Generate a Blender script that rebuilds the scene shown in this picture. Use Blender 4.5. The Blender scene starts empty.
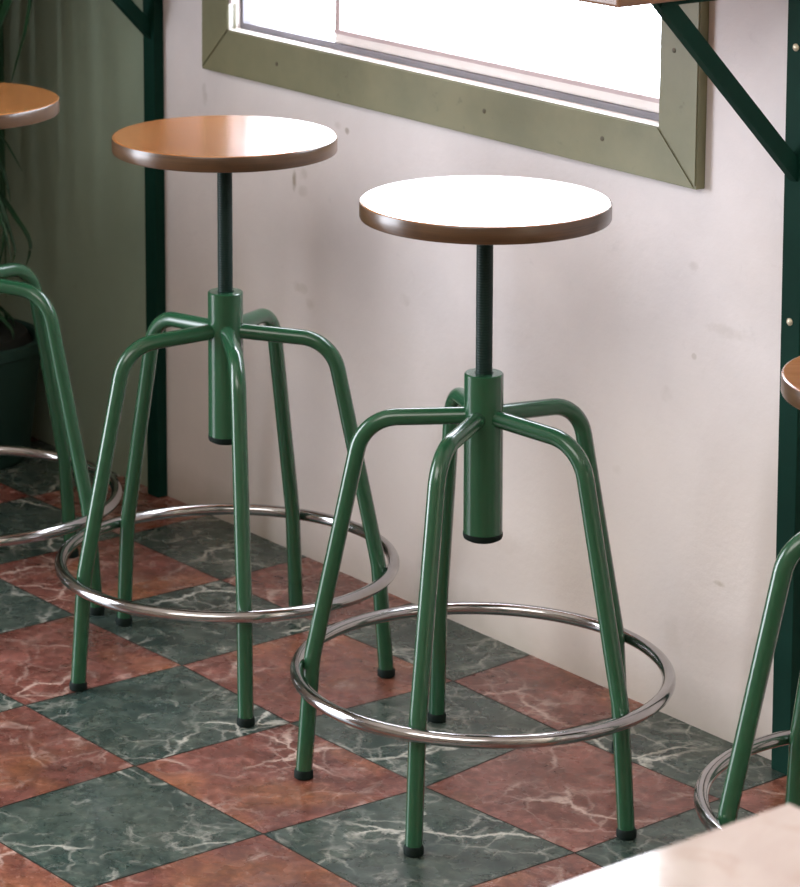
import bpy, bmesh, math, random
from mathutils import Vector, Matrix
random.seed(7)
scene = bpy.context.scene
COL = scene.collection
PI = math.pi

# ------------------------------------------------------------------ camera
CAMP = Vector((3.36314, -2.36724, 1.63101))
YAW, PITCH, ROLL = 0.93601, 0.15022, -0.00709
FPX, PX, PY = 3029.47, 199.54, 24.03
f = Vector((-math.sin(YAW)*math.cos(PITCH), math.cos(YAW)*math.cos(PITCH), -math.sin(PITCH)))
r = Vector((math.cos(YAW), math.sin(YAW), 0))
u = r.cross(f)
r2 = r*math.cos(ROLL) + u*math.sin(ROLL)
u2 = -r*math.sin(ROLL) + u*math.cos(ROLL)
cd = bpy.data.cameras.new('camera')
cam = bpy.data.objects.new('camera', cd)
COL.objects.link(cam)
M = Matrix((r2, u2, -f)).transposed().to_4x4()
M.translation = CAMP
cam.matrix_world = M
cd.sensor_fit = 'HORIZONTAL'
cd.sensor_width = 36
cd.lens = FPX*36/800
cd.shift_x = (400-PX)/800
cd.shift_y = -(443.5-PY)/800
cd.clip_end = 100
cd.dof.use_dof = True
cd.dof.focus_distance = 3.95
cd.dof.aperture_fstop = 14
scene.camera = cam

# ------------------------------------------------------------------ helpers
def new_obj(name, bm, mats, parent=None, smooth=True, kind=None):
    me = bpy.data.meshes.new(name)
    bm.normal_update()
    bm.to_mesh(me)
    bm.free()
    if not isinstance(mats, (list, tuple)):
        mats = [mats]
    for m in mats:
        me.materials.append(m)
    if smooth:
        for p in me.polygons:
            p.use_smooth = True
        me.set_sharp_from_angle(angle=math.radians(32))
    o = bpy.data.objects.new(name, me)
    COL.objects.link(o)
    if parent is not None:
        o.parent = parent
    if kind:
        o['kind'] = kind
    return o

def empty(name, loc=(0, 0, 0), rotz=0.0):
    o = bpy.data.objects.new(name, None)
    o.empty_display_size = 0.05
    o.location = loc
    o.rotation_euler = (0, 0, rotz)
    COL.objects.link(o)
    return o

def tag(o, label=None, cat=None, group=None, kind=None):
    if label: o['label'] = label
    if cat: o['category'] = cat
    if group: o['group'] = group
    if kind: o['kind'] = kind
    return o

def add_box(bm, lo, hi, mi=0, bevel=0.0):
    x0, y0, z0 = lo; x1, y1, z1 = hi
    vs = [bm.verts.new(p) for p in ((x0,y0,z0),(x1,y0,z0),(x1,y1,z0),(x0,y1,z0),(x0,y0,z1),(x1,y0,z1),(x1,y1,z1),(x0,y1,z1))]
    fs = []
    for q in ((0,3,2,1),(4,5,6,7),(0,1,5,4),(1,2,6,5),(2,3,7,6),(3,0,4,7)):
        fc = bm.faces.new([vs[i] for i in q]); fc.material_index = mi; fs.append(fc)
    if bevel > 0:
        es = list({e for fc in fs for e in fc.edges})
        bmesh.ops.bevel(bm, geom=es, offset=bevel, segments=2, profile=0.6, affect='EDGES', material=-1)
    return fs

def add_lathe(bm, prof, n=48, c=(0, 0), mi=0, cap=True):
    """prof: list of (radius, z), from the bottom to the top."""
    rings = []
    for rad, z in prof:
        if rad < 1e-6:
            rings.append([bm.verts.new((c[0], c[1], z))])
        else:
            rings.append([bm.verts.new((c[0]+rad*math.cos(2*PI*k/n), c[1]+rad*math.sin(2*PI*k/n), z)) for k in range(n)])
    for a, b in zip(rings, rings[1:]):
        for k in range(n):
            j = (k+1) % n
            if len(a) == 1 and len(b) == 1: continue
            if len(a) == 1: fc = bm.faces.new((a[0], b[j], b[k]))
            elif len(b) == 1: fc = bm.faces.new((a[k], a[j], b[0]))
            else: fc = bm.faces.new((a[k], a[j], b[j], b[k]))
            fc.material_index = mi
    if cap:
        if len(rings[0]) > 1:
            fc = bm.faces.new(list(reversed(rings[0]))); fc.material_index = mi
        if len(rings[-1]) > 1:
            fc = bm.faces.new(rings[-1]); fc.material_index = mi

def fillet(pts, rad, seg=8):
    P = [Vector(p) for p in pts]
    out = [P[0]]
    for i in range(1, len(P)-1):
        a = (P[i-1]-P[i]).normalized(); b = (P[i+1]-P[i]).normalized()
        ang = a.angle(b); R = rad[i-1]
        t = R/math.tan(ang/2)
        c = P[i] + (a+b).normalized()*(R/math.sin(ang/2))
        s = P[i]+a*t; e = P[i]+b*t
        v0 = s-c; v1 = e-c; w = v0.angle(v1); ax = v0.cross(v1).normalized()
        for k in range(seg+1):
            out.append(c + Matrix.Rotation(w*k/seg, 3, ax) @ v0)
    out.append(P[-1])
    return out

def add_tube(bm, pts, rad, n=14, closed=False, mi=0, flat=None):
    P = [Vector(p) for p in pts]
    N = len(P)
    T = []
    for i in range(N):
        if closed: d = P[(i+1) % N]-P[i-1]
        else: d = P[min(i+1, N-1)]-P[max(i-1, 0)]
        T.append(d.normalized())
    up = Vector((0, 0, 1)) if abs(T[0].z) < .9 else Vector((1, 0, 0))
    nrm = (up - T[0]*up.dot(T[0])).normalized()
    rings = []
    for i in range(N):
        nrm = (nrm - T[i]*nrm.dot(T[i])).normalized()
        bi = T[i].cross(nrm)
        R = rad[i] if isinstance(rad, (list, tuple)) else rad
        rings.append([bm.verts.new(P[i] + (nrm*math.cos(2*PI*k/n) + bi*math.sin(2*PI*k/n))*R) for k in range(n)])
    for i in range(N if closed else N-1):
        a, b = rings[i], rings[(i+1) % N]
        for k in range(n):
            j = (k+1) % n
            bm.faces.new((a[k], a[j], b[j], b[k])).material_index = mi
    if not closed:
        bm.faces.new(list(reversed(rings[0]))).material_index = mi
        bm.faces.new(rings[-1]).material_index = mi

# ------------------------------------------------------------------ materials
def srgb(R, G, B):
    def c(v):
        v /= 255.0
        return v/12.92 if v <= .04045 else ((v+.055)/1.055)**2.4
    return (c(R), c(G), c(B), 1)

class NT:
    def __init__(self, name):
        self.m = bpy.data.materials.new(name)
        self.m.use_nodes = True
        self.t = self.m.node_tree
        self.b = self.t.nodes['Principled BSDF']
    def n(self, typ, **kw):
        nd = self.t.nodes.new(typ)
        for k, v in kw.items():
            if k.startswith('i_'):
                nd.inputs[k[2:].replace('_', ' ')].default_value = v
            else:
                setattr(nd, k, v)
        return nd
    def l(self, a, b):
        self.t.links.new(a, b)
    def math(self, op, a, b=None, c=None, clamp=False):
        nd = self.n('ShaderNodeMath', operation=op, use_clamp=clamp)
        for i, v in enumerate((a, b, c)):
            if v is None: continue
            if isinstance(v, (int, float)): nd.inputs[i].default_value = v
            else: self.l(v, nd.inputs[i])
        return nd.outputs[0]
    def mix(self, fac, a, b, blend='MIX'):
        nd = self.n('ShaderNodeMix', data_type='RGBA', blend_type=blend)
        for i, v in ((0, fac), (6, a), (7, b)):
            if isinstance(v, (int, float)): nd.inputs[i].default_value = v
            elif isinstance(v, tuple): nd.inputs[i].default_value = v
            else: self.l(v, nd.inputs[i])
        return nd.outputs[2]
    def noise(self, vec, scale, detail=4, rough=.5, dist=0.0):
        nd = self.n('ShaderNodeTexNoise')
        nd.inputs['Scale'].default_value = scale
        nd.inputs['Detail'].default_value = detail
        nd.inputs['Roughness'].default_value = rough
        nd.inputs['Distortion'].default_value = dist
        if vec is not None: self.l(vec, nd.inputs['Vector'])
        return nd
    def ramp(self, fac, lo, hi):
        return self.n_map(fac, lo, hi)
    def n_map(self, fac, lo, hi, a=0.0, b=1.0):
        nd = self.n('ShaderNodeMapRange')
        nd.inputs['From Min'].default_value = lo
        nd.inputs['From Max'].default_value = hi
        nd.inputs['To Min'].default_value = a
        nd.inputs['To Max'].default_value = b
        self.l(fac, nd.inputs['Value'])
        return nd.outputs[0]
    def obj(self):
        return self.n('ShaderNodeTexCoord').outputs['Object']
    def geo(self):
        return self.n('ShaderNodeNewGeometry').outputs['Position']
    def bump(self, h, strength, dist=.002):
        nd = self.n('ShaderNodeBump')
        nd.inputs['Strength'].default_value = strength
        nd.inputs['Distance'].default_value = dist
        self.l(h, nd.inputs['Height'])
        self.l(nd.outputs[0], self.b.inputs['Normal'])

def mat_simple(name, col, rough=.5, metal=0.0, var=.12, vscale=30, spec=.5, coat=0.0):
    m = NT(name)
    nz = m.noise(m.obj(), vscale, 3)
    dark = tuple(c*(1-var) for c in col[:3])+(1,)
    lite = tuple(min(1, c*(1+var)) for c in col[:3])+(1,)
    m.l(m.mix(nz.outputs[0], dark, lite), m.b.inputs['Base Color'])
    m.b.inputs['Roughness'].default_value = rough
    m.b.inputs['Metallic'].default_value = metal
    m.b.inputs['Specular IOR Level'].default_value = spec
    m.b.inputs['Coat Weight'].default_value = coat
    m.b.inputs['Coat Roughness'].default_value = .1
    return m.m

MAT = {}
MAT['green_paint'] = mat_simple('green_paint', srgb(36, 80, 54), .22, var=.1, vscale=25, coat=.25)
MAT['dark_screw'] = mat_simple('dark_screw', srgb(5, 34, 28), .5, metal=.0, spec=.25)
MAT['black_rubber'] = mat_simple('black_rubber', srgb(6, 22, 17), .7, spec=.2)
MAT['chrome'] = mat_simple('chrome', srgb(180, 178, 178), .13, metal=1.0, var=.1, vscale=60)
MAT['bracket_paint'] = mat_simple('bracket_paint', srgb(3, 44, 34), .7, var=.2, spec=.15)
MAT['bolt_metal'] = mat_simple('bolt_metal', srgb(205, 195, 170), .4, metal=.5)
MAT['white_paint'] = mat_simple('white_paint', srgb(232, 226, 222), .45, var=.05)
MAT['grey_gasket'] = mat_simple('grey_gasket', srgb(120, 118, 124), .6)
MAT['pale_rail'] = mat_simple('pale_rail', srgb(190, 172, 172), .5)
MAT['terracotta'] = mat_simple('dark_pot_glaze', srgb(22, 54, 46), .6, var=.25, vscale=12)
MAT['soil'] = mat_simple('soil', srgb(20, 24, 18), .95, var=.5, vscale=80)
MAT['ceiling_paint'] = mat_simple('ceiling_paint', srgb(215, 205, 190), .8)
MAT['room_paint'] = mat_simple('room_paint', srgb(150, 138, 120), .8)
MAT['iron'] = mat_simple('black_iron', srgb(25, 28, 26), .5, metal=.4)

def wood(name, c0, c1, rough, coat, edge=False):
    m = NT(name)
    co = m.obj()
    mp = m.n('ShaderNodeMapping')
    mp.inputs['Scale'].default_value = (3, 40, 160) if not edge else (8, 8, 420)
    m.l(co, mp.inputs['Vector'])
    n1 = m.noise(mp.outputs[0], 1.0, 5, .6, .4)
    n2 = m.noise(co, 14, 4, .6, 1.0)
    fac = m.n_map(m.math('ADD', m.math('MULTIPLY', n1.outputs[0], .6), m.math('MULTIPLY', n2.outputs[0], .4)), .3, .7)
    m.l(m.mix(fac, c0, c1), m.b.inputs['Base Color'])
    m.b.inputs['Roughness'].default_value = rough
    m.b.inputs['Coat Weight'].default_value = coat
    m.b.inputs['Coat Roughness'].default_value = .19
    return m.m
MAT['seat_top'] = wood('varnished_seat_wood', srgb(158, 98, 50), srgb(190, 130, 76), .26, .75)
MAT['seat_edge'] = wood('seat_edge_wood', srgb(58, 40, 24), srgb(94, 66, 40), .3, .35, True)
MAT['counter_wood'] = wood('counter_wood', srgb(96, 64, 38), srgb(140, 96, 60), .4, .2)

# tiled marble: per-tile random offset comes from the 'tile' attribute
def tile_mat(name, base, dark, lite, vein, vein_amt, warm=None):
    m = NT(name)
    at = m.n('ShaderNodeAttribute', attribute_name='tile')
    add = m.n('ShaderNodeVectorMath', operation='ADD')
    m.l(m.obj(), add.inputs[0]); m.l(at.outputs['Vector'], add.inputs[1])
    v = add.outputs[0]
    big = m.noise(v, 9, 6, .62, .6)
    fine = m.noise(v, 38, 6, .7, .8)
    col = m.mix(m.n_map(big.outputs[0], .35, .65), dark, base)
    col = m.mix(m.math('MULTIPLY', m.n_map(fine.outputs[0], .52, .75), .6), col, lite)
    if warm:
        wn = m.noise(v, 6, 3, .5, .5)
        col = m.mix(m.math('MULTIPLY', m.n_map(wn.outputs[0], .5, .72), .7), col, warm)
    mot = m.noise(v, 55, 5, .75, .4)
    col = m.mix(1.0, col, m.mix(m.n_map(mot.outputs[0], .36, .64), (.62, .62, .62, 1), (1.28, 1.28, 1.28, 1)), 'MULTIPLY')
    blo = m.noise(v, 24, 4, .6, .8)
    col = m.mix(m.math('MULTIPLY', m.n_map(blo.outputs[0], .5, .68), .75), col, dark)
    # warped position for the veins
    wv = m.noise(v, 11, 5, .6)
    sc = m.n('ShaderNodeVectorMath', operation='SCALE'); sc.inputs['Scale'].default_value = .075
    cen = m.n('ShaderNodeVectorMath', operation='SUBTRACT'); cen.inputs[1].default_value = (.5, .5, .5)
    m.l(wv.outputs['Color'], cen.inputs[0]); m.l(cen.outputs[0], sc.inputs[0])
    a2 = m.n('ShaderNodeVectorMath', operation='ADD')
    m.l(v, a2.inputs[0]); m.l(sc.outputs[0], a2.inputs[1])
    mask = m.noise(v, 7, 3, .5)
    mk = m.n_map(mask.outputs[0], .44, .62)
    for scl, wdt, amt in ((5.5, .030, 1.0), (13.0, .05, .45)):
        vo = m.n('ShaderNodeTexVoronoi', feature='DISTANCE_TO_EDGE')
        vo.inputs['Scale'].default_value = scl
        m.l(a2.outputs[0], vo.inputs['Vector'])
        wn2 = m.noise(v, 30, 2)
        wd = m.math('MULTIPLY', wn2.outputs[0], wdt*1.6)
        line = m.math('SUBTRACT', 1.0, m.math('DIVIDE', vo.outputs['Distance'], wd), clamp=True)
        k = m.math('MULTIPLY', m.math('MULTIPLY', line, mk), amt*vein_amt, clamp=True)
        col = m.mix(k, col, vein)
    # pale clouded patches
    pz = m.noise(v, 17, 5, .7, 1.5)
    col = m.mix(m.math('MULTIPLY', m.n_map(pz.outputs[0], .57, .74), .6*vein_amt), col, vein)
    # slow wear and dirt over the whole floor
    dz = m.noise(m.obj(), 2.3, 3)
    col = m.mix(m.math('MULTIPLY', m.n_map(dz.outputs[0], .4, .7), .25), col, srgb(40, 36, 28), 'MIX')
    m.l(col, m.b.inputs['Base Color'])
    rz = m.noise(m.obj(), 22, 4)
    m.l(m.n_map(rz.outputs[0], .3, .7, .18, .36), m.b.inputs['Roughness'])
    m.b.inputs['Specular IOR Level'].default_value = .45
    m.bump(fine.outputs[0], .08, .001)
    return m.m
MAT['tile_green'] = tile_mat('green_marble_tile', srgb(80, 92, 84), srgb(44, 62, 58), srgb(118, 126, 112), srgb(212, 210, 198), .9)
MAT['tile_red'] = tile_mat('red_marble_tile', srgb(142, 90, 80), srgb(102, 60, 52), srgb(180, 132, 120), srgb(226, 200, 186), .7, warm=srgb(156, 102, 68))
MAT['grout'] = mat_simple('dark_grout', srgb(48, 46, 38), .9, var=.4, vscale=50)

# plaster wall
def wall_mat(name, base, stains=True, dirt=.4):
    m = NT(name)
    co = m.obj()
    n1 = m.noise(co, 3.0, 5, .6)
    n2 = m.noise(co, 26, 6, .7, .6)
    d = tuple(c*.86 for c in base[:3])+(1,)
    col = m.mix(m.n_map(n1.outputs[0], .35, .65), d, base)
    col = m.mix(m.math('MULTIPLY', m.n_map(n2.outputs[0], .62, .8), .35), col, tuple(c*.6 for c in base[:3])+(1,))
    sep = m.n('ShaderNodeSeparateXYZ'); m.l(co, sep.inputs[0])
    if stains:
        # small brown stains and nail marks that sit on the plaster itself
        nd = m.noise(co, 60, 3)
        for (sx, sz, rx, rz, a) in ((.357, .631, .006, .020, .75), (.381, .648, .012, .012, .35), (.380, .618, .014, .010, .3), (.499, .736, .006, .006, .55), (.475, .742, .010, .006, .25),
                                (1.358, .585, .045, .010, .22), (1.293, .536, .005, .005, .5), (1.349, .223, .014, .004, .6), (.372, .455, .022, .010, .4), (.40, .435, .012, .010, .3), (.648, .489, .016, .010, .22),
                                (1.14, .335, .01, .008, .25), (1.29, .665, .01, .008, .25), (.10, .74, .008, .02, .3), (1.24, .47, .012, .012, .2), (1.26, .12, .02, .03, .25), (.9, .16, .03, .02, .2)):
            ex = m.math('DIVIDE', m.math('SUBTRACT', sep.outputs[0], sx), rx)
            ez = m.math('DIVIDE', m.math('SUBTRACT', sep.outputs[2], sz), rz)
            dd = m.math('ADD', m.math('MULTIPLY', ex, ex), m.math('MULTIPLY', ez, ez))
            dd = m.math('ADD', dd, m.math('MULTIPLY', m.math('SUBTRACT', nd.outputs[0], .5), 3.0))
            k = m.math('MULTIPLY', m.n_map(dd, 1.2, .1), a if sx in (.357, .499, 1.349) else a*.65)
            col = m.mix(k, col, srgb(120, 104, 76))
    # slow yellowing of the plaster, stronger towards the floor
    yz = m.noise(co, 1.5, 2)
    yf = m.math('ADD', m.n_map(sep.outputs[2], .75, .0, 0.0, .55), m.math('MULTIPLY', m.math('SUBTRACT', yz.outputs[0], .45), 1.2), clamp=True)
    if stains: col = m.mix(yf, col, tuple(a*b for a, b in zip(base[:3], (.86, .80, .68)))+(1,))
    # grime just above the floor
    nz = m.noise(co, 16, 4)
    gz = m.n_map(m.math('ADD', sep.outputs[2], m.math('MULTIPLY', nz.outputs[0], -.05)), .05, -.02)
    col = m.mix(m.math('MULTIPLY', gz, dirt, clamp=True), col, srgb(122, 108, 78))
    m.l(col, m.b.inputs['Base Color'])
    m.b.inputs['Roughness'].default_value = .75
    m.b.inputs['Specular IOR Level'].default_value = .25
    n3 = m.noise(co, 8, 6, .65)
    m.bump(n3.outputs[0], .25, .01)
    return m.m
MAT['plaster'] = wall_mat('white_plaster', srgb(231, 224, 224))
MAT['olive_wall'] = wall_mat('olive_grey_plaster', srgb(146, 160, 140), stains=False, dirt=.2)

def trim_mat():
    m = NT('olive_trim_paint')
    co = m.obj()
    n1 = m.noise(co, 7, 5, .6)
    col = m.mix(m.n_map(n1.outputs[0], .35, .65), srgb(112, 112, 84), srgb(128, 126, 96))
    n2 = m.noise(co, 45, 4, .6)
    col = m.mix(m.math('MULTIPLY', m.n_map(n2.outputs[0], .66, .78), .6), col, srgb(88, 84, 62))
    m.l(col, m.b.inputs['Base Color'])
    m.b.inputs['Roughness'].default_value = .5
    return m.m
MAT['trim'] = trim_mat()
MAT['nail'] = mat_simple('painted_nail', srgb(84, 78, 58), .6)

def glass_mat():
    m = NT('window_glass')
    t = m.t
    out = t.nodes['Material Output']
    tr = m.n('ShaderNodeBsdfTransparent'); gl = m.n('ShaderNodeBsdfGlossy')
    tr.inputs[0].default_value = (.97, .98, 1, 1)
    gl.inputs['Roughness'].default_value = .02
    fr = m.n('ShaderNodeLayerWeight'); fr.inputs[0].default_value = .12
    # faint dust film
    nz = m.noise(m.obj(), 8, 4)
    mx = m.n('ShaderNodeMixShader')
    m.l(m.math('ADD', fr.outputs['Fresnel'], m.math('MULTIPLY', nz.outputs[0], .02)), mx.inputs[0])
    m.l(tr.outputs[0], mx.inputs[1]); m.l(gl.outputs[0], mx.inputs[2])
    m.l(mx.outputs[0], out.inputs[0])
    return m.m
MAT['glass'] = glass_mat()

def marble_white():
    m = NT('pale_pink_marble')
    co = m.obj()
    n1 = m.noise(co, 6, 6, .6, 1.2)
    col = m.mix(m.n_map(n1.outputs[0], .35, .7), srgb(184, 166, 158), srgb(200, 186, 178))
    n2 = m.noise(co, 3.2, 5, .6, 2.2)
    vein = m.math('SUBTRACT', 1.0, m.math('MULTIPLY', m.math('ABSOLUTE', m.math('SUBTRACT', n2.outputs[0], .5)), 26), clamp=True)
    col = m.mix(m.math('MULTIPLY', vein, .3), col, srgb(178, 150, 130))
    m.l(col, m.b.inputs['Base Color'])
    m.b.inputs['Roughness'].default_value = .1
    m.b.inputs['Specular IOR Level'].default_value = .5
    m.b.inputs['Coat Weight'].default_value = .4
    m.b.inputs['Coat Roughness'].default_value = .05
    return m.m
MAT['marble'] = marble_white()

def leaf_mat():
    m = NT('dark_leaf')
    n = m.noise(m.obj(), 18, 3)
    m.l(m.mix(n.outputs[0], srgb(10, 40, 24), srgb(34, 84, 48)), m.b.inputs['Base Color'])
    m.b.inputs['Roughness'].default_value = .45
    return m.m
MAT['leaf'] = leaf_mat()

# ------------------------------------------------------------------ setting
WA = math.atan2(-0.03004934, 0.99954842)
WALL0 = Vector((-0.8278073, 0.6579888, 0))
wd = Vector((math.cos(WA), math.sin(WA), 0)); wi = Vector((-math.sin(WA), math.cos(WA), 0))   # along / into the wall
def W(s, off, z):            # wall coordinates -> world, off is towards the room
    return WALL0 + wd*s - wi*off + Vector((0, 0, z))

# floor: every tile a quad over a dark bed; corners hand-laid slightly off the grid
S, GX, GY = .2795, .12011, -.09514
meas = {(0,0):(.1137,-.0933),(-1,0):(-.1667,-.0904),(1,0):(.3992,-.0912),(-1,1):(-.1586,.1853),(0,1):(.1205,.173),(1,1):(.4105,.1759),
        (2,1):(.6871,.190),(-2,1):(-.4402,.1803),(-2,2):(-.4322,.4632),(0,2):(.1372,.4647),(1,2):(.3741,.4549)}
def corner(i, j):
    if (i, j) in meas: return meas[(i, j)]
    rr = random.Random(i*131+j*977)
    return (GX+i*S+rr.uniform(-.004, .004), GY+j*S+rr.uniform(-.004, .004))
bm = bmesh.new()
lay = bm.loops.layers.float_color.new('tile')
add_box(bm, (-3.2, -4.6, -.06), (5.2, .9, -.0012), 0)
for i in range(-12, 19):
    for j in range(-16, 3):
        c = [Vector(corner(i, j)), Vector(corner(i+1, j)), Vector(corner(i+1, j+1)), Vector(corner(i, j+1))]
        cen = sum(c, Vector((0, 0)))/4
        if cen.x < -3.1 or cen.x > 5.1 or cen.y < -4.5: continue
        vs = []
        for p in c:
            d = (cen-p); q = p + d.normalized()*.0016
            vs.append(bm.verts.new((q.x, q.y, 0)))
        fc = bm.faces.new(vs)
        fc.material_index = 1 if (i+j) % 2 else 2
        rr = random.Random(i*57+j*311+5)
        o3 = (rr.uniform(0, 9), rr.uniform(0, 9), rr.uniform(0, 9), 1)
        for lp in fc.loops: lp[lay] = o3
floor = new_obj('floor', bm, [MAT['grout'], MAT['tile_green'], MAT['tile_red']], smooth=False, kind='structure')

# window wall with its opening, in wall coordinates (x along, y into the wall)
OS0, OS1, OZ0, OZ1 = .170, 1.262, .835, 2.06
LS, RS, HT = -1.9, 4.6, 2.9
POSTL = -.052
bm = bmesh.new()
add_box(bm, (LS, 0, -.05), (POSTL, .09, HT), 1)
add_box(bm, (POSTL, 0, -.05), (OS0, .09, HT), 0)
add_box(bm, (OS1, 0, -.05), (RS, .09, HT), 0)
add_box(bm, (OS0, 0, -.05), (OS1, .09, OZ0), 0)
add_box(bm, (OS0, 0, OZ1), (OS1, .09, HT), 0)
wall = new_obj('wall_back', bm, [MAT['plaster'], MAT['olive_wall']], smooth=False, kind='structure')
wall.location = WALL0; wall.rotation_euler = (0, 0, WA)

XL, XR, YF = -1.62, 5.0, -4.4
bm = bmesh.new()       # left wall with a wide doorway to the street
DY0, DY1, DZ = -2.9, -1.1, 2.3
add_box(bm, (XL-.12, DY1, -.05), (XL, .85, HT))
add_box(bm, (XL-.12, YF, -.05), (XL, DY0, HT))
add_box(bm, (XL-.12, DY0, DZ), (XL, DY1, HT))
new_obj('wall_left', bm, MAT['room_paint'], smooth=False, kind='structure')
bm = bmesh.new(); add_box(bm, (XL, -.32, -.05), (-.95, -.24, .9))       # added low partition, out of view, keeps doorway light off the left corner
new_obj('wall_left', bm, MAT['room_paint'], smooth=False, kind='structure')  # the added blocker, not the left wall itself
bm = bmesh.new(); add_box(bm, (XR, YF, -.05), (XR+.12, .7, HT))
new_obj('wall_right', bm, MAT['room_paint'], smooth=False, kind='structure')
bm = bmesh.new(); add_box(bm, (XL-.12, YF-.12, -.05), (XR+.12, YF, HT))
new_obj('wall_front', bm, MAT['room_paint'], smooth=False, kind='structure')
bm = bmesh.new(); add_box(bm, (XL-.12, YF-.12, HT), (XR+.12, .9, HT+.1))
new_obj('ceiling', bm, MAT['ceiling_paint'], smooth=False, kind='structure')

# window: olive casing boards, white reveal and sill, two panes, a mullion
win = empty('window_1', WALL0 + wd*-.009 + Vector((0, 0, .006)), WA); win.rotation_euler = (0, .0095, WA)     # hangs a little out of level
win['kind'] = 'structure'
TI0, TI1, TB = .196, 1.233, .860        # inner edges of the casing
TO0, TO1, TBo = .119, 1.310, .784       # outer edges
TT, TTo, TH = 2.03, 2.105, .018
def board(poly, nails, name='casing_board'):
    bm = bmesh.new()
    fr = [bm.verts.new((x, -TH, z)) for x, z in poly]
    bk = [bm.verts.new((x, -.0005, z)) for x, z in poly]
    n = len(poly)
    bm.faces.new(fr); bm.faces.new(list(reversed(bk)))
    for k in range(n):
        bm.faces.new((fr[k], bk[k], bk[(k+1) % n], fr[(k+1) % n]))
    bmesh.ops.recalc_face_normals(bm, faces=bm.faces)
    bmesh.ops.bevel(bm, geom=[e for e in bm.edges if all(abs(v.co.y+TH) < 1e-5 for v in e.verts)], offset=.0018, segments=2, affect='EDGES')
    o = new_obj(name, bm, MAT['trim'], win, smooth=False)
    for x, z in nails:
        bm = bmesh.new()
        add_lathe(bm, [(.0036, -.001), (.0036, .0006), (.002, .0012), (0, .0013)], 12)
        k = new_obj('nail', bm, MAT['nail'], o)
        k.location = (x, -TH, z); k.rotation_euler = (PI/2, 0, 0)
    return o
G = .0004
board([(TO0, TBo), (TO1, TBo), (TI1-G, TB), (TI0+G, TB)], [(.335, .822), (.86, .825), (1.12, .825)])
board([(TO0, TBo+G), (TI0, TB+G), (TI0, TT), (TO0, TTo)], [(.16, 1.02)])
board([(TO1, TBo+G), (TO1, TTo), (TI1, TT), (TI1, TB+G)], [(1.262, .972)])
board([(TO0, TTo), (TI0, TT+G), (TI1, TT+G), (TO1, TTo)], [])
# white reveal lining
bm = bmesh.new()
add_box(bm, (OS0+.0005, -TH+.003, TB-.012), (TI0, .0895, TT))           # left jamb
add_box(bm, (TI1, -TH+.003, TB-.012), (OS1-.0005, .0895, TT))
add_box(bm, (OS0+.0005, -TH+.003, TT), (OS1-.0005, .0895, OZ1-.0005))
new_obj('window_frame', bm, MAT['white_paint'], win, smooth=False)
bm = bmesh.new()
add_box(bm, (TI0, -TH+.002, OZ0+.0005), (TI1, .0895, TB+.001), bevel=.0015)
new_obj('window_sill', bm, MAT['white_paint'], win, smooth=False)
# small hinge on the left jamb
bm = bmesh.new()
add_lathe(bm, [(.004, 0), (.004, .05)], 12)
add_box(bm, (-.001, -.002, 0), (.0005, .016, .05))
h = new_obj('hinge', bm, MAT['pale_rail'], win); h.location = (TI0+.002, -.012, .905)
# grey gasket channel running along the bottom and up the left side
bm = bmesh.new()
yg = .008
add_box(bm, (TI0, yg, TB+.001), (TI1, yg+.02, TB+.011))
add_box(bm, (TI0, yg, TB+.011), (TI0+.008, yg+.02, TT))
new_obj('gasket', bm, MAT['grey_gasket'], win, smooth=False)
MX = .452                              # mullion between fixed pane and sliding sash
bm = bmesh.new()
add_box(bm, (MX, .012, TB+.011), (TI1, .034, TB+.026), bevel=.0015)
add_box(bm, (TI1-.004, .012, TB+.026), (TI1, .034, TT))
add_box(bm, (MX, .012, TT-.02), (TI1, .034, TT))
sash = new_obj('sash_frame', bm, MAT['white_paint'], win, smooth=False)
bm = bmesh.new()
add_box(bm, (MX, .010, TB+.026), (TI1-.004, .030, TB+.033))  # shadow line over the bottom rail, coloured in as a pinkish strip
add_box(bm, (MX, .012, TB+.033), (MX+.012, .030, TT-.02))
new_obj('mullion_shadow_line', bm, MAT['pale_rail'], sash, smooth=False)
bm = bmesh.new()
bm.faces.new([bm.verts.new(q) for q in ((TI0+.004, .024, TB+.005), (TI1+.002, .024, TB+.005), (TI1+.002, .024, TT+.002), (TI0+.004, .024, TT+.002))])
new_obj('glass_pane', bm, MAT['glass'], win, smooth=False)

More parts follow.
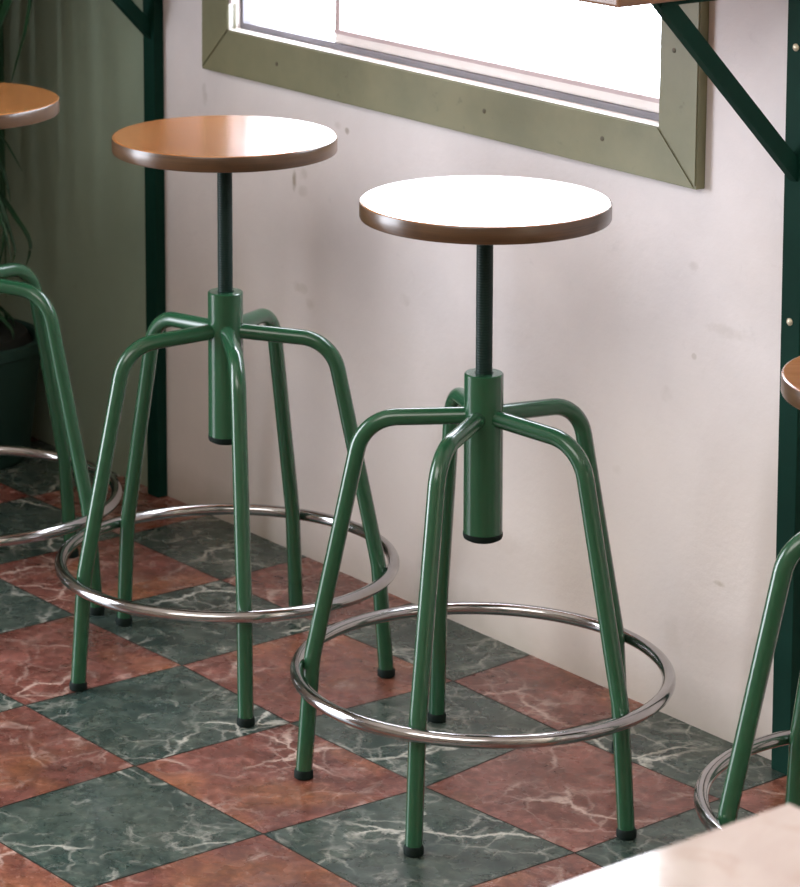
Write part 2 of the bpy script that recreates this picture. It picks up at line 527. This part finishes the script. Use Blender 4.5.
# ------------------------------------------------------------------ bar stools
RR, RT, RZ = .24827, .0090, .16279
ZT, ZB = .5746, .350
LEG = [(.018, .516), (.159, .508), (.2285, .172), (.2405, .0)]
def make_stool():
    t = empty('bar_stool')
    # seat: thin round board, glossy top, darker edge
    bm = bmesh.new()
    R, Hh, b = .165, .0234, .003
    prof = [(0, -Hh), (R-b, -Hh), (R-b*.3, -Hh+b*.3), (R, -Hh+b), (R, -b), (R-b*.3, -b*.3), (R-b, 0), (R*.6, 0), (0, 0)]
    add_lathe(bm, prof, 96)
    for fc in bm.faces:
        if fc.calc_center_median().z > -b*.4 : fc.material_index = 0
        else: fc.material_index = 1
    seat = new_obj('seat', bm, [MAT['seat_top'], MAT['seat_edge']], t)
    for p in seat.data.polygons:
        if abs(p.normal.z) > .99: p.use_smooth = False
    # threaded screw rod
    bm = bmesh.new()
    prof = [(.0112, 0.0)]
    z = .004
    while z < .34:
        prof += [(.0112, z), (.0108, z+.0012), (.0112, z+.0024)]
        z += .0036
    prof.append((.0112, .342))
    add_lathe(bm, prof, 24)
    rod = new_obj('screw_rod', bm, MAT['dark_screw'], t)
    # column
    bm = bmesh.new()
    prof = [(.0118, ZT-.03), (.0118, ZT-.001), (.013, ZT), (.0245, ZT), (.026, ZT-.0015), (.026, ZB+.004)]
    add_lathe(bm, list(reversed(prof)), 48, cap=False)
    add_lathe(bm, [(.0, ZB+.004), (.026, ZB+.004)], 48, cap=False)
    colm = new_obj('column', bm, MAT['green_paint'], t)
    bm = bmesh.new()
    add_lathe(bm, [(0, ZB-.004), (.020, ZB-.004), (.0255, ZB-.001), (.0266, ZB+.002), (.0266, ZB+.0065), (.0262, ZB+.007)], 48, cap=False)
    new_obj('end_cap', bm, MAT['black_rubber'], colm)
    # legs
    for k in range(5):
        a = 2*PI*k/5
        dx, dy = math.cos(a), math.sin(a)
        p3 = fillet([(q[0]*dx, q[0]*dy, q[1]) for q in LEG[:3]] + [(LEG[3][0]*dx, LEG[3][0]*dy, .006)], [.058, .16], 10)
        bm = bmesh.new()
        add_tube(bm, p3, .0115, 16)
        leg = new_obj('leg', bm, MAT['green_paint'], t)
        bm = bmesh.new()
        x, y = LEG[3][0]*dx, LEG[3][0]*dy
        add_lathe(bm, [(.011, 0), (.0132, .002), (.0132, .009), (.0122, .012), (.0116, .013)], 20, (x, y))
        new_obj('rubber_foot', bm, MAT['black_rubber'], leg)
    bm = bmesh.new()
    add_tube(bm, [(RR*math.cos(2*PI*k/96), RR*math.sin(2*PI*k/96), RZ) for k in range(96)], RT, 14, closed=True)
    new_obj('foot_ring', bm, MAT['chrome'], t)
    return t

def copy_tree(o, parent=None):
    c = o.copy()
    COL.objects.link(c)
    if parent is not None: c.parent = parent
    for ch in list(o.children):
        copy_tree(ch, c)
    return c

stools = [  # x, y, seat height, rotation, label
    (.45475, .23715, .8069, -1.09205, 'green bar stool under the window whose round seat shines white all over, in full view'),
    (-.11879, .24088, .8080, -.53691, 'green bar stool whose orange-brown seat shines white only on its right side'),
    (-.638, .100, .8060, math.radians(28), 'green bar stool with brown seat cut off by the left edge, beside the plant'),
    (1.10669, .33938, .6906, math.radians(26), 'green bar stool with lower seat cut off by the right edge, behind the marble table'),
]
proto = make_stool()
[ch for ch in proto.children if ch.name.startswith('leg')][2].rotation_euler.z = math.radians(3.2)   # this leg is slightly out of true
for i, (x, y, h, a, lab) in enumerate(stools):
    t = proto if i == 0 else copy_tree(proto)
    t.location = (x, y, 0); t.rotation_euler = (0, 0, a)
    tag(t, lab, 'bar stool', 'green five-legged bar stools along the window wall')
    for ch in t.children:
        if ch.name.startswith('seat'):
            ch.location.z = h; ch.rotation_euler.z = (.4, 1.3, 2.4, .9)[i]-a
        if i == 3 and abs(ch.rotation_euler.z) > .03 and ch.name.startswith('leg'): ch.rotation_euler.z = math.radians(-2)
        if ch.name.startswith('screw_rod'): ch.location.z = h-.0234-.342

# ------------------------------------------------------------------ wall brackets and counter
def make_bracket():
    t = empty('shelf_bracket')
    bm = bmesh.new(); add_box(bm, (0, -.021, 0), (.034, -.001, 1.082), bevel=.0012)
    post = new_obj('upright', bm, MAT['bracket_paint'], t, smooth=False)
    # diagonal brace in a plane square to the wall
    bm = bmesh.new()
    p0 = Vector((.017, -.012, .828)); p1 = Vector((.017, -.262, 1.082))
    d = (p1-p0).normalized(); nn = Vector((0, -d.z, d.y))
    hw, th = .0115, .007
    vs = []
    for P, dz in ((p0, 0), (p1, 0)):
        for s1 in (-1, 1):
            for s2 in (-1, 1):
                q = P + Vector((s1*th, 0, 0)) + nn*(s2*hw)
                vs.append(q)
    # cut the ends: vertical at the post, level under the counter
    def fix(q, low):
        if low: tt = (-.0205-q.y)/d.y
        else: tt = (1.0815-q.z)/d.z
        return q + d*tt
    V = [bm.verts.new(fix(q, i < 4)) for i, q in enumerate(vs)]
    for q in ((0,1,3,2),(4,6,7,5),(0,4,5,1),(2,3,7,6),(0,2,6,4),(1,5,7,3)):
        bm.faces.new([V[i] for i in q])
    bmesh.ops.recalc_face_normals(bm, faces=bm.faces)
    new_obj('brace', bm, MAT['bracket_paint'], t, smooth=False)
    bm = bmesh.new(); add_box(bm, (.008, -.272, 1.077), (.026, -.021, 1.0825), bevel=.001)
    new_obj('top_arm', bm, MAT['bracket_paint'], t, smooth=False)
    for z in (1.0, .63, .26):
        bm = bmesh.new()
        add_lathe(bm, [(.0052, 0), (.0052, .0012), (.003, .0028), (0, .0032)], 16)
        b = new_obj('bolt', bm, MAT['bolt_metal'], post)
        b.location = (.0165, -.021, z); b.rotation_euler = (PI/2, 0, 0)
    return t
br = make_bracket()
br.location = W(1.478, 0, 0); br.rotation_euler = (0, 0, WA)
tag(br, 'dark green steel post and diagonal brace on the wall right of the window', 'shelf bracket', 'dark green wall brackets under the counter')
b2 = copy_tree(br)
b2.location = W(-.056, 0, 0)
tag(b2, 'dark green steel wall post behind the stool with the half-white seat', 'shelf bracket', 'dark green wall brackets under the counter')

bm = bmesh.new()
add_box(bm, (-.085, -.352, 1.083), (1.512, -.0235, 1.118), bevel=.004)
c = new_obj('window_counter', bm, MAT['counter_wood'], smooth=False)
c.location = WALL0; c.rotation_euler = (0, 0, WA)
tag(c, 'brown wooden counter edge above the steel brackets, in front of the window', 'counter')

# ------------------------------------------------------------------ marble table
tx, ty = 1.945, -.790
t = empty('marble_table', (tx+.40, ty-.40, 0))
tag(t, 'pale pink polished marble table in the near right corner', 'table')
bm = bmesh.new()
add_box(bm, (-.40, -.40, .722), (.40, .40, .75))
ve = [e for e in bm.edges if abs(e.verts[0].co.z-e.verts[1].co.z) > .01]
bmesh.ops.bevel(bm, geom=ve, offset=.012, segments=8, affect='EDGES')
he = [e for e in bm.edges if all(v.co.z > .749 for v in e.verts) and len(e.link_faces) == 2 and any(abs(f2.normal.z) < .5 for f2 in e.link_faces)]
bm.normal_update()
he = [e for e in bm.edges if all(v.co.z > .749 for v in e.verts) and any(abs(f2.normal.z) < .5 for f2 in e.link_faces)]
bmesh.ops.bevel(bm, geom=he, offset=.004, segments=3, affect='EDGES')
new_obj('tabletop', bm, MAT['marble'], t, smooth=False)
bm = bmesh.new(); add_lathe(bm, [(.03, .02), (.03, .70), (.12, .71), (.12, .7215)], 32)
new_obj('pedestal', bm, MAT['iron'], t)
bm = bmesh.new(); add_lathe(bm, [(.22, 0), (.22, .012), (.05, .03), (.03, .04)], 40)
new_obj('base', bm, MAT['iron'], t)

# ------------------------------------------------------------------ potted plant at the left
pc = W(-.445, .17, 0)
pl = empty('potted_plant', pc)
tag(pl, 'tall plant with long drooping dark leaves in a dark pot against the left wall', 'potted plant')
bm = bmesh.new()
add_lathe(bm, [(0, .004), (.105, .004), (.115, 0), (.122, .01), (.146, .207), (.152, .21), (.152, .229), (.146, .232), (.139, .229), (.135, .205), (0, .205)], 56, cap=False)
new_obj('pot', bm, MAT['terracotta'], pl)
bm = bmesh.new()
add_lathe(bm, [(.1345, .206), (.12, .238), (.06, .255), (0, .26)], 40, cap=False)
new_obj('soil', bm, MAT['soil'], pl)
bm = bmesh.new()
add_tube(bm, [(0, 0, .26), (.01, .005, .5), (-.005, .01, .8), (.01, 0, 1.12)], [.03, .024, .02, .018], 12)
new_obj('trunk', bm, MAT['soil'], pl)
def add_leaf(bm, pts, w):
    P = [Vector(p) for p in pts]
    # smooth the path
    Q = []
    for i in range(len(P)-1):
        a = P[max(i-1, 0)]; b = P[i]; c_ = P[i+1]; d_ = P[min(i+2, len(P)-1)]
        for k in range(6):
            tt = k/6
            Q.append(.5*((2*b) + (c_-a)*tt + (2*a-5*b+4*c_-d_)*tt*tt + (-a+3*b-3*c_+d_)*tt**3))
    Q.append(P[-1])
    n = len(Q); prev = None; prev_sd = Vector((.8, -.6, 0))
    for i, q in enumerate(Q):
        T = (Q[min(i+1, n-1)]-Q[max(i-1, 0)]).normalized()
        sd = T.cross(Vector((0, 0, 1)))
        if sd.length < .1: sd = prev_sd
        sd.normalize(); prev_sd = sd
        nrm = sd.cross(T)
        tt = i/(n-1)
        ww = w*min(1, 3*tt+.35)*(1-tt**3)+.0006
        row = [bm.verts.new(q - sd*ww + nrm*ww*.5), bm.verts.new(q), bm.verts.new(q + sd*ww + nrm*ww*.5)]
        if prev:
            bm.faces.new((prev[0], row[0], row[1], prev[1])); bm.faces.new((prev[1], row[1], row[2], prev[2]))
        prev = row
bm = bmesh.new()
rr = random.Random(3)
for k in range(70):
    a = k*2.39996 + rr.uniform(-.2, .2)
    L = rr.uniform(.16, .34)
    z0 = rr.uniform(.98, 1.14); rise = rr.uniform(.05, .3)
    drop = rr.uniform(.25, .75)
    dx, dy = math.cos(a), math.sin(a)
    cr = dx*.593+dy*.805
    if cr > .05: L = min(L, .07/cr)
    if dy > 0: L = min(L, .15/dy)
    if dx < 0: L = min(L, -.28/dx)
    add_leaf(bm, [(0, 0, z0), (dx*L*.35, dy*L*.35, z0+rise*.8), (dx*L*.75, dy*L*.75, z0+rise*.55), (dx*L, dy*L, z0-drop*.4), (dx*L*1.06, dy*L*1.06, z0-drop)], rr.uniform(.006, .011))
for pts, ww in (      # long strands drooping on the room side of the pot (world coordinates)
    ([(-1.20, .49, 1.16), (-1.05, .491, 1.14), (-.9698, .4922, .9947), (-1.0086, .4933, .9034), (-1.034, .4941, .8299), (-1.0625, .495, .7766), (-1.0878, .4957, .7267)], .0042),
    ([(-1.20, .46, 1.14), (-1.04, .462, 1.08), (-.9953, .4629, .9598), (-1.0376, .4642, .8852), (-1.0729, .4653, .8351), (-1.1087, .4663, .788)], .011),
    ([(-1.3162, .5526, .6694), (-1.2527, .5507, .6357), (-1.2111, .5495, .6104), (-1.1767, .5484, .588), (-1.1361, .5472, .5559)], .004),
    ([(-1.2494, .5206, .6359), (-1.1635, .518, .5662), (-1.1402, .5173, .5315), (-1.1307, .517, .5038)], .0045),
    ([(-1.3221, .5428, .5478), (-1.1984, .5391, .4989), (-1.1469, .5375, .469), (-1.1029, .5362, .44), (-1.0969, .536, .4136), (-1.1114, .5365, .387)], .0065),
    ([(-1.2167, .5096, .5866), (-1.1493, .5076, .5001), (-1.1195, .5067, .4558), (-1.0999, .5061, .4191), (-1.111, .5064, .395)], .0045),
    ([(-1.1674, .4681, .5992), (-1.1008, .4661, .5101), (-1.0678, .4651, .4669), (-1.0455, .4644, .4167)], .004),
    ([(-1.1668, .4881, .5603), (-1.1099, .4864, .4931), (-1.1046, .4862, .443), (-1.12, .4867, .3944)], .0055)):
    P = [Vector(q)-pc for q in pts]
    if P[0].z < .8:       # each strand springs from the crown
        P = [Vector((-.02, 0, .78)), Vector((P[0].x*.5-.04, P[0].y*.5, P[0].z+.12))] + P
    add_leaf(bm, P, ww)
for k in range(26):       # small low shoots over the soil
    a = k*2.39996; L = rr.uniform(.05, .115); dx, dy = math.cos(a), math.sin(a)
    add_leaf(bm, [(dx*.02, dy*.02, .235), (dx*L*.5, dy*L*.5, .285), (dx*L, dy*L, .26), (dx*L*1.08, dy*L*1.08, .235)], rr.uniform(.006, .012))
new_obj('foliage', bm, MAT['leaf'], pl)

# ------------------------------------------------------------------ light
w = bpy.data.worlds.new('world'); scene.world = w
w.use_nodes = True
bg = w.node_tree.nodes['Background']
bg.inputs[0].default_value = (.87, .91, 1, 1)
bg.inputs[1].default_value = 16.0

def area(name, loc, target, size, power, color, sy=None, portal=False, spread=PI):
    ld = bpy.data.lights.new(name, 'AREA')
    ld.shape = 'RECTANGLE'; ld.size = size; ld.size_y = sy or size
    ld.energy = power; ld.color = color; ld.spread = spread
    o = bpy.data.objects.new(name, ld)
    o.location = loc
    o.rotation_euler = (Vector(target)-Vector(loc)).to_track_quat('-Z', 'Y').to_euler()
    if portal: ld.cycles.is_portal = True
    COL.objects.link(o)
    return o
# portals in the two openings
pw = area('window_portal', W((TI0+TI1)/2, -.12, (TB+TT)/2), W((TI0+TI1)/2, 1, (TB+TT)/2), TI1-TI0, 1, (1, 1, 1), TT-TB, True)
pd = area('doorway_portal', (XL-.06, (DY0+DY1)/2, DZ/2), (XL+1, (DY0+DY1)/2, DZ/2), DY1-DY0, 1, (1, 1, 1), DZ, True)
# added warm fill light below the ceiling, no fixture behind it
area('ceiling_fill', (1.6, -1.9, 2.8), (1.0, .2, .2), 2.4, 30, (1, .95, .91), 2.4, spread=math.radians(95))
scene.view_settings.view_transform = 'Standard'
scene.view_settings.look = 'None'
scene.view_settings.exposure = 0
